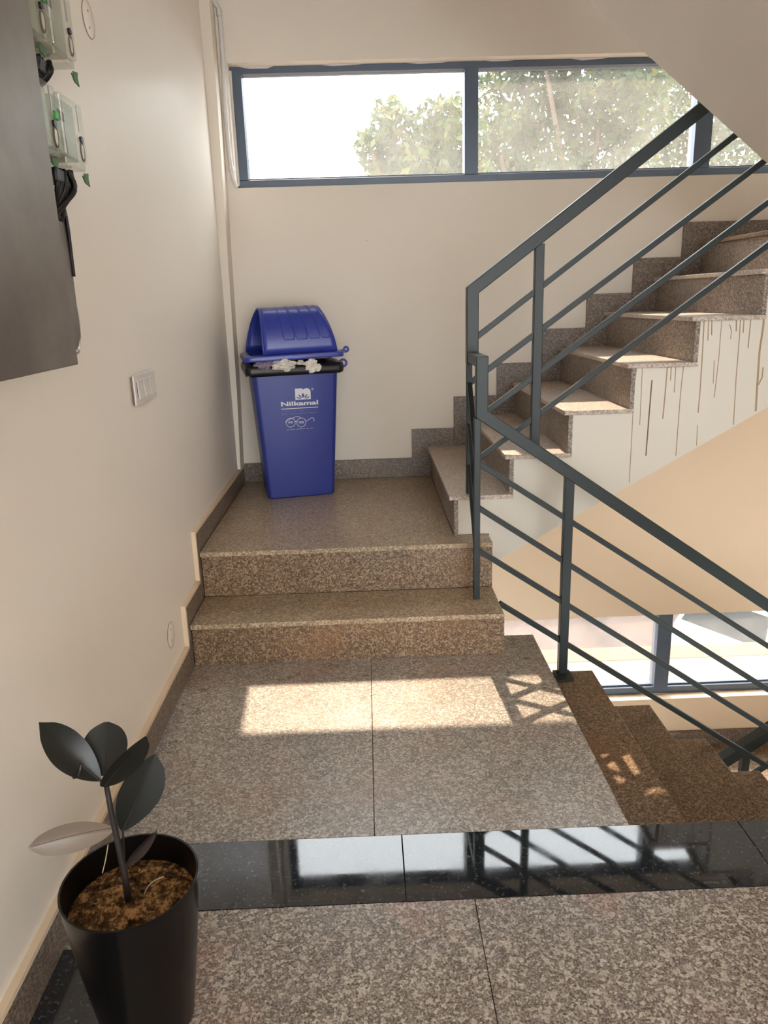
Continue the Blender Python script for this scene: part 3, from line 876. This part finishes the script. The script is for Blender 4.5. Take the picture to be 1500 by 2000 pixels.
def leaf(base, tip, width, nrm, mat='rubber_leaf', fold=0.25, droop=0.0, peti=None, curl=0.0, shape=0.85, power=0.72, tip_taper=0.75, rib='stem_bark'):
    base, tip = Vector(base), Vector(tip)
    ax = tip-base; L = ax.length; d = ax.normalized()
    nv = Vector(nrm); nv = (nv-d*nv.dot(d)).normalized()
    sd = d.cross(nv).normalized()
    NL, NW = 16, 8
    v_, f_ = [], []
    for i in range(NL+1):
        t_ = i/NL
        hw = width/2*(math.sin(math.pi*min(1, t_**shape*0.985+0.008))**power)
        if t_ > 0.9: hw *= (1-(t_-0.9)/0.1*tip_taper)
        for j in range(NW+1):
            u_ = -1+2*j/NW
            p_ = base+d*(L*t_)+sd*(u_*hw)+nv*(fold*abs(u_)**1.4*hw + droop*L*math.sin(math.pi*t_) + curl*u_*u_*u_*hw)
            v_.append(p_)
    for i in range(NL):
        for j in range(NW):
            f_.append((i*(NW+1)+j, i*(NW+1)+j+1, (i+1)*(NW+1)+j+1, (i+1)*(NW+1)+j))
    me = bpy.data.meshes.new('leaf'); me.from_pydata([tuple(q) for q in v_], [], f_); me.update()
    me.polygons.foreach_set('use_smooth', [True]*len(me.polygons))
    # make face normals follow nrm
    if me.polygons[len(f_)//2].normal.dot(nv) < 0: me.flip_normals()
    o = link('leaf', me, mat, pp, subsurf=1)
    mid = [base+d*(L*t_)+nv*(droop*L*math.sin(math.pi*t_)-0.0008) for t_ in np.linspace(0, 0.97, 12)]
    if peti is not None: mid = [Vector(peti)]+mid
    MB().tube(mid, [0.0028 if peti is not None else 0.002]+[0.0022-0.0016*i/11 for i in range(len(mid)-1)], 6).build('midrib', rib, o, smooth='all')
    return o
y0 = PYY
cv = lambda: -FW
# upper left leaf, glossy top towards the viewer and up
leaf(PY((196, 1524), y0+0.005), PY((76, 1411), y0-0.02), 0.066, Vector((0.62, -0.62, 0.48)), fold=0.40, droop=-0.10, peti=stem_pts[4], shape=1.05)
# back leaf facing the viewer
leaf(PY((206, 1515), y0+0.02), PY((207, 1410), y0+0.075), 0.082, Vector((0.05, -0.75, 0.55)), fold=0.12, peti=stem_pts[4], shape=1.15, power=0.5, tip_taper=0.25)
# front right leaf
leaf(PY((204, 1536), y0-0.012), PY((284, 1438), y0-0.045), 0.058, Vector((0.5, -0.75, -0.30)), fold=0.30, peti=stem_pts[4], shape=0.9, power=0.55, tip_taper=0.4)
# right leaf, dark face to the viewer
leaf(PY((240, 1622), y0+0.012), PY((303, 1473), y0+0.03), 0.080, Vector((0.35, -0.92, -0.12)), fold=0.16, peti=PY((243, 1690), y0), droop=0.02, shape=1.15, power=0.62, tip_taper=0.5)
# low left leaf, pale underside in the light
leaf(PY((222, 1618), y0+0.006), PY((56, 1656), y0-0.03), 0.056, Vector((-0.10, 0.85, -0.20)), fold=-0.30, droop=0.06, peti=PY((236, 1668), y0), power=0.55, shape=1.1, tip_taper=0.5, rib='pale_rib')
# small young leaf
leaf(PY((246, 1692), y0-0.012), PY((307, 1622), y0-0.01), 0.022, Vector((0.5, -0.8, 0.2)), mat='rubber_leaf_red', fold=0.5)
# curled drip tip under the upper left leaf
MB().tube([PY(p_, y0-0.012) for p_ in ((158, 1492), (156, 1508), (152, 1517), (144, 1519), (141, 1514))], [0.003, 0.0035, 0.003, 0.0028, 0.0015], 6).build('leaf_curl', 'rubber_leaf_red', pp, smooth='all')
for pts in (((211, 1650), (206, 1680), (200, 1705)), ((282, 1746), (290, 1730), (305, 1718), (320, 1712))):
    MB().curve([PY(p_, y0+0.01) for p_ in pts], 0.0011, 5).build('dry_stalk', 'dry_stalk', pp, smooth='all')

# ------------------------------------------------------------------ left wall fittings
def plate(p0, p1, name, mat, parent, x0=-0.02, x1=-0.008, **kw):
    return box(name, mat, parent, x0, x1, p0[0], p1[0], p0[1], p1[1], **kw)
sw = empty('switch_plate', (-0.02, -0.22, 1.12)); tag(sw, 'white modular switch plate with three switches on the left wall', 'switch')
box('surface_box', 'switch_edge', sw, -0.0199, -0.012, -0.335, -0.105, 1.072, 1.158, bevel=0.002)
box('cover_plate', 'switch_plastic', sw, -0.012, -0.006, -0.340, -0.100, 1.068, 1.162, bevel=0.002)
for i in range(3):
    ya = -0.315+i*0.066
    MB().prism([(-0.006, 1.085), (-0.002, 1.085), (0.001, 1.118), (-0.004, 1.142), (-0.006, 1.142)], 'y', ya, ya+0.058).build('switch_rocker', 'switch_plastic', sw, bevel=0.001) if False else \
    MB().add([(-0.0061, ya, 1.086), (-0.0061, ya+0.056, 1.086), (-0.0061, ya+0.056, 1.144), (-0.0061, ya, 1.144), (0.0015, ya, 1.086), (0.0015, ya+0.056, 1.086), (-0.0035, ya+0.056, 1.144), (-0.0035, ya, 1.144)],
             [(0, 1, 2, 3), (7, 6, 5, 4), (0, 4, 5, 1), (1, 5, 6, 2), (2, 6, 7, 3), (3, 7, 4, 0)]).build('switch_rocker', 'switch_plastic', sw, bevel=0.001)
    box('shadow_gap', 'meter_dark', sw, -0.0062, -0.0052, ya-0.006, ya-0.001, 1.09, 1.14)
def round_cover(y, z, r, label):
    o = empty('junction_cover', (-0.02, y, z)); tag(o, label, 'cover plate')
    def cyl(name, mat, cy, cz_, rad, xa, xb, seg=32):
        return MB().loft([[(x_, cy+rd*math.cos(2*math.pi*j/seg), cz_+rd*math.sin(2*math.pi*j/seg)) for j in range(seg)] for x_, rd in ((xa, rad), (xb-0.0006, rad), (xb, rad-0.0008))]).build(name, mat, o, smooth=True)
    cyl('disc', 'wall_paint_left', y, z, r, -0.0199, -0.0178)
    MB().tube([(-0.0186, y+(r+0.0006)*math.cos(t_), z+(r+0.0006)*math.sin(t_)) for t_ in [i*2*math.pi/32 for i in range(32)]], 0.0013, 5, True).build('seam', 'pencil', o, smooth='all')
    for s_ in (-1, 1): cyl('screw', 'switch_edge', y-0.3*r*s_*0, z+s_*0.45*r, 0.0035, -0.0178, -0.0170, 10)
round_cover(-0.325, 2.135, 0.046, 'round painted junction cover beside the upper meters on the left wall')
round_cover(-0.215, 0.232, 0.046, 'round painted junction cover low on the wall beside the first step')

# metal cabinet
cb = empty('metal_cabinet', (-0.02, -1.9, 1.27)); tag(cb, 'large grey metal cabinet on the wall at the left edge', 'cabinet')
box('cabinet_body', 'cabinet_metal', cb, -0.0195, 0.185, -2.45, -1.338, 1.275, 2.35, bevel=0.003)
box('cabinet_door', 'cabinet_metal', cb, 0.1855, 0.200, -2.45, -1.334, 1.270, 2.35, bevel=0.002)
bd_ = empty('backing_board', (-0.02, -1.0, 1.3)); tag(bd_, 'brownish grey metal backing plate on the wall below the meters', 'panel')
MB().prism([(-1.335, 1.262), (-0.885, 1.262), (-0.83, 1.30), (-0.825, 1.625), (-1.335, 1.625)], 'x', -0.0195, 0.028).build('plate', 'cabinet_metal', bd_, bevel=0.002)
MB().curve([(0.030, -0.835, 1.60), (0.032, -0.832, 1.55), (0.030, -0.828, 1.49), (0.030, -0.83, 1.44)], 0.004, 7).build('edge_cable', 'cable_black', bd_, smooth='all')
MB().curve([(0.0, -0.822, 1.44), (0.006, -0.806, 1.40), (0.010, -0.798, 1.36), (0.010, -0.798, 1.31), (0.012, -0.82, 1.275), (0.02, -0.85, 1.268)], 0.007, 8).build('flexible_conduit', 'foil', bd_, smooth='all')
MB().prism([(-1.02, 1.2615), (-0.95, 1.2615), (-0.93, 1.245), (-0.97, 1.250)], 'x', 0.0, 0.004).build('torn_strip', 'foil', bd_)

# energy meters
def meter(y0_, y1_, z0, z1, label, seal, tagside):
    o = empty('energy_meter', (-0.02, (y0_+y1_)/2, z0)); tag(o, label, 'meter', 'electricity meters on the left wall')
    box('housing', 'meter_plastic', o, -0.0195, 0.082, y0_+0.004, y1_-0.004, z0+0.004, z1, bevel=0.004)
    box('front_cover', 'clear_cover', o, 0.084, 0.100, y0_, y1_, z0, z1+0.002, bevel=0.004)
    wy = y1_-y0_
    def zz(k): return z0+(z1-z0)*k
    yc = y0_+wy*0.70
    box('label_strip', 'print_white', o, 0.0822, 0.0832, y0_+wy*0.10, y0_+wy*0.48, zz(0.45), zz(0.85))
    box('display', 'car_glass', o, 0.0822, 0.0835, y0_+wy*0.14, y0_+wy*0.44, zz(0.62), zz(0.78))
    MB().sweep([(0.101, yc, zz(0.52)), (0.101, yc, zz(0.95))], 0.003, 0.003, (1, 0, 0)).build('cover_edge', 'foil', o)
    def cyl(name, mat, cy, cz_, ry, rz, xa, xb):
        return MB().loft([[(x_, cy+ry*math.cos(t_), cz_+rz*math.sin(t_)) for t_ in [i*2*math.pi/20 for i in range(20)]] for x_ in (xa, xb)]).build(name, mat, o, smooth=True)
    cyl('seal_knob', 'meter_dark', yc+0.003, zz(0.38), 0.007, 0.007, 0.100, 0.105)
    MB().tube([(0.1015, yc+0.006+0.010*math.cos(t_), zz(0.18)+0.020*math.sin(t_)) for t_ in [i*2*math.pi/24 for i in range(24)]], 0.0017, 6, True).build('seal_loop', 'switch_edge', o, smooth='all')
    cyl('seal_window', 'meter_plastic', yc+0.006, zz(0.18), 0.007, 0.015, 0.100, 0.1025)
    box('terminal_cover', 'clear_cover', o, -0.0195, 0.095, y0_+0.006, y1_-0.006, z0-0.016, z0-0.0005, bevel=0.003)
    if seal: box('lead_seal', 'seal_green', o, 0.1005, 0.106, yc+0.006, yc+0.026, zz(0.46), zz(0.60), bevel=0.002)
    if tagside:
        MB().prism([(y1_-0.012, z0-0.020), (y1_+0.016, z0-0.016), (y1_+0.012, z0-0.028), (y1_+0.018, z0-0.044), (y1_-0.010, z0-0.040), (y1_-0.024, z0-0.026), (y1_-0.012, z0-0.033)], 'x', 0.090, 0.0925).build('paper_tag', 'tag_green', o)
    else:
        MB().prism([(y1_-0.045, z0-0.018), (y1_-0.012, z0-0.018), (y1_-0.018, z0-0.036), (y1_-0.042, z0-0.032)], 'x', 0.090, 0.0925).build('paper_tag', 'tag_green', o)
    return o
meter(-1.115, -0.990, 1.682, 1.800, 'left electricity meter of the lower pair with green seal', True, False)
meter(-0.966, -0.840, 1.680, 1.798, 'right electricity meter of the lower pair below the round cover', False, True)
meter(-1.103, -0.978, 1.890, 2.02, 'left electricity meter of the upper pair with green seal, cut by the frame', True, False)
meter(-0.955, -0.828, 1.890, 2.02, 'right electricity meter of the upper pair with torn green tag', False, True)
def bundle(yc, z0, z1, label, seed, xend):
    o = empty('cable_bundle', (0.02, yc, z0)); tag(o, label, 'cables')
    r_ = random.Random(seed)
    for i in range(13):
        ya = yc+r_.uniform(-0.05, 0.03); yb_ = yc+r_.uniform(-0.06, 0.02)
        xa = r_.uniform(max(0.005, xend+0.006), 0.08)
        MB().curve([(xa, ya, z0), (xa+r_.uniform(-.01, .01), ya+r_.uniform(-.015, .015), z0-(z0-z1)*0.4), (max(xa*0.6, xend+0.006), (ya+yb_)/2+r_.uniform(-.02, .02), z0-(z0-z1)*r_.uniform(0.75, 1.0)), (xend, yb_, z1-r_.uniform(-0.02, 0.01))], 0.0055, 7).build('cable', 'cable_black', o, smooth='all')
    box('terminal_block', 'meter_dark', o, max(-0.01, xend), 0.07, yc-0.06, yc+0.005, z0-0.030, z0-0.002, bevel=0.004)
bundle(-0.900, 1.660, 1.565, 'tangle of black cables hanging below the lower meters', 2, 0.036)
bundle(-0.915, 1.868, 1.815, 'tangle of black cables between the upper and lower meters', 6, -0.012)

# ------------------------------------------------------------------ conduit by the window
cp = empty('conduit_pipe', (0.045, 1.50, 1.95)); tag(cp, 'thin white plastic conduit running down beside the window frame', 'conduit')
cpts = [PY(p_, D-0.018) for p_ in ((410, -60), (418, 0), (428, 25), (436, 125), (441, 220), (452, 330), (462, 366))]
MB().curve(cpts, 0.0105, 10).build('pipe', 'white_pvc', cp, smooth=True)
for i in (2, 3, 4, 5):
    q = cpts[i]; d = (cpts[i+1]-cpts[i]).normalized()
    MB().tube([q-d*0.014, q+d*0.014], 0.0135, 10).build('coupling', 'white_pvc', cp, smooth=True)

# ------------------------------------------------------------------ outside
GZ = -4.5
gr = box('ground', 'sand', None, -60, 60, OUT+0.05, 120, GZ-0.2, GZ); struct(gr, 'sunlit sandy ground outside the window')
pr_ = empty('porch_roof', (2.5, 2.4, -1.75)); tag(pr_, 'sunlit concrete ledge just outside the lower window', 'ledge')
box('slab', 'concrete', pr_, -1.0, 6.0, OUT+0.001, 2.98, -1.75, -1.60, bevel=0.004)
box('edge_band', 'concrete_warm', pr_, -1.0, 6.0, 2.981, 3.22, -1.75, -1.595, bevel=0.004)

def tree(name, label, blobs, trunk, nleaf, seed, lsize):
    o = empty(name, (trunk[0], trunk[1], GZ)); tag(o, label, 'tree', 'trees outside the window')
    r_ = random.Random(seed)
    tops = []
    fork = Vector((trunk[0], trunk[1], GZ+3.5))
    MB().tube([(trunk[0], trunk[1], GZ), (trunk[0]+0.1, trunk[1], GZ+1.8), fork], [0.28, 0.22, 0.18], 10).build('trunk', 'bark', o, smooth='all')
    for (c, rad) in blobs:
        c = Vector(c)
        mid = (fork+c)/2+Vector((r_.uniform(-.3, .3), r_.uniform(-.3, .3), r_.uniform(0, .4)))
        MB().tube([fork, mid, c, c+Vector((r_.uniform(-.3, .3), 0, rad*0.6))], [0.10, 0.06, 0.03, 0.008], 7).build('branch', 'bark', o, smooth='all')
    V, Fc = [], []
    wts = [rad**2 for c, rad in blobs]
    for i in range(nleaf):
        c, rad = r_.choices(blobs, wts)[0]
        dv = Vector((r_.gauss(0, 1), r_.gauss(0, 1), r_.gauss(0, 1))).normalized()
        p_ = Vector(c)+Vector((dv.x, dv.y, dv.z*0.85))*rad*(r_.random()**0.45)
        s_ = lsize*r_.uniform(0.6, 1.3)
        a = Vector((r_.gauss(0, 1), r_.gauss(0, 1), r_.gauss(-0.6, 0.7))).normalized()
        b = a.orthogonal().normalized()
        b = (Matrix.Rotation(r_.uniform(0, 6.28), 3, a) @ b)
        k = len(V)
        V += [tuple(p_-a*s_), tuple(p_+b*s_*0.42), tuple(p_+a*s_), tuple(p_-b*s_*0.42)]
        Fc += [(k, k+1, k+2, k+3)]
    me = bpy.data.meshes.new('foliage'); me.from_pydata(V, [], Fc); me.update()
    fo = link('foliage', me, 'tree_leaf', o); fo['kind'] = 'stuff'
    return o
rb = random.Random(11)
def blobs_px(pxs, y):
    return [(tuple(PY(p_[:2], y+rb.uniform(-0.5, 0.5))), p_[2]*(y+2.7)/12.7) for p_ in pxs]
tree('leafy_tree', 'smaller pale green tree behind the first window pane', blobs_px([(765, 235, .38), (740, 290, .40), (790, 300, .5), (845, 250, .48), (885, 230, .4), (870, 300, .5), (830, 340, .6), (755, 350, .45), (800, 400, .8), (900, 380, .7), (850, 480, 1.0), (720, 280, .25), (905, 270, .4)], 9.0), (2.0, 9.4), 7000, 1, 0.075)
tree('leafy_tree', 'tall dense green tree filling the middle window pane', blobs_px([(975, 170, .42), (1020, 150, .5), (960, 250, .45), (1000, 300, .6), (1060, 220, .6), (1100, 150, .6), (1130, 260, .65), (1080, 330, .6), (1180, 180, .6), (1200, 290, .65), (1150, 60, .9), (1050, 40, .7), (1250, 120, .8), (1240, 220, .6), (950, 330, .5), (1000, 430, .8), (1150, 430, .9), (1020, 250, .4)], 11.5), (4.6, 11.9), 12000, 2, 0.085)
tree('leafy_tree', 'yellowing tree at the right end of the strip window', blobs_px([(1290, 170, .6), (1330, 240, .6), (1300, 300, .6), (1390, 220, .7), (1400, 310, .6), (1460, 280, .7), (1350, 100, .8), (1500, 200, .9), (1350, 420, .9), (1500, 380, .9), (1280, 380, .7), (1250, 320, .45)], 14.5), (8.4, 14.9), 9000, 3, 0.085)

# parked white car, only its rear window and roof show in the lower window
def car():
    base = Vector((7.35, 8.35, GZ)); ang = math.radians(32)
    Mx = Matrix.Translation(base) @ Matrix.Rotation(ang, 4, 'Z')
    o = empty('parked_car', base); tag(o, 'white parked car with dark window seen through the lower window', 'car')
    def tr(vs_): return [tuple(Mx @ Vector(q)) for q in vs_]
    def pris(name, poly, ya, yb_, mat, inset=0.0, **kw):
        n_ = len(poly)
        zs = [q[1] for q in poly]; zm, zM = min(zs), max(zs)
        def yy(q, s_): return s_ - (inset*(q[1]-zm)/(zM-zm))*(1 if s_ > 0 else -1)
        v_ = [(q[0], yy(q, ya), q[1]) for q in poly]+[(q[0], yy(q, yb_), q[1]) for q in poly]
        MB().add(tr(v_), [tuple(range(n_)), tuple(range(2*n_-1, n_-1, -1))]+[(i, i+n_, (i+1) % n_+n_, (i+1) % n_) for i in range(n_)]).build(name, mat, o, **kw)
    pris('lower_body', [(-1.9, 0.25), (1.95, 0.25), (2.0, 0.55), (1.85, 0.78), (0.85, 0.92), (-1.85, 0.95), (-1.95, 0.6)], -0.82, 0.82, 'car_white', 0.04, bevel=0.05)
    pris('cabin', [(-1.85, 0.93), (0.95, 0.90), (0.25, 1.46), (-0.4, 1.52), (-1.3, 1.48), (-1.55, 1.40)], -0.78, 0.78, 'car_white', 0.16, bevel=0.03)
    pris('side_window', [(-1.45, 0.98), (0.62, 0.96), (0.12, 1.38), (-1.25, 1.40)], -0.785, -0.62, 'car_glass', 0.115)
    pris('side_window', [(-1.45, 0.98), (0.62, 0.96), (0.12, 1.38), (-1.25, 1.40)], 0.62, 0.785, 'car_glass', 0.115)
    MB().add(tr([(-1.85, -0.66, 0.99), (-1.85, 0.66, 0.99), (-1.60, 0.56, 1.38), (-1.60, -0.56, 1.38), (-1.80, -0.66, 0.97), (-1.80, 0.66, 0.97), (-1.55, 0.56, 1.36), (-1.55, -0.56, 1.36)]),
             [(0, 1, 2, 3), (7, 6, 5, 4), (0, 4, 5, 1), (1, 5, 6, 2), (2, 6, 7, 3), (3, 7, 4, 0)]).build('rear_window', 'car_glass', o)
    for x in (-1.25, 1.3):
        for y in (-0.78, 0.78):
            MB().loft([[tuple(Mx @ Vector((x+r*math.cos(t_), yq, 0.31+r*math.sin(t_)))) for t_ in [i*2*math.pi/24 for i in range(24)]] for r, yq in ((0.25, y-0.1), (0.31, y-0.08), (0.31, y+0.08), (0.25, y+0.1))]).build('wheel', 'tyre', o, smooth=True)
car()
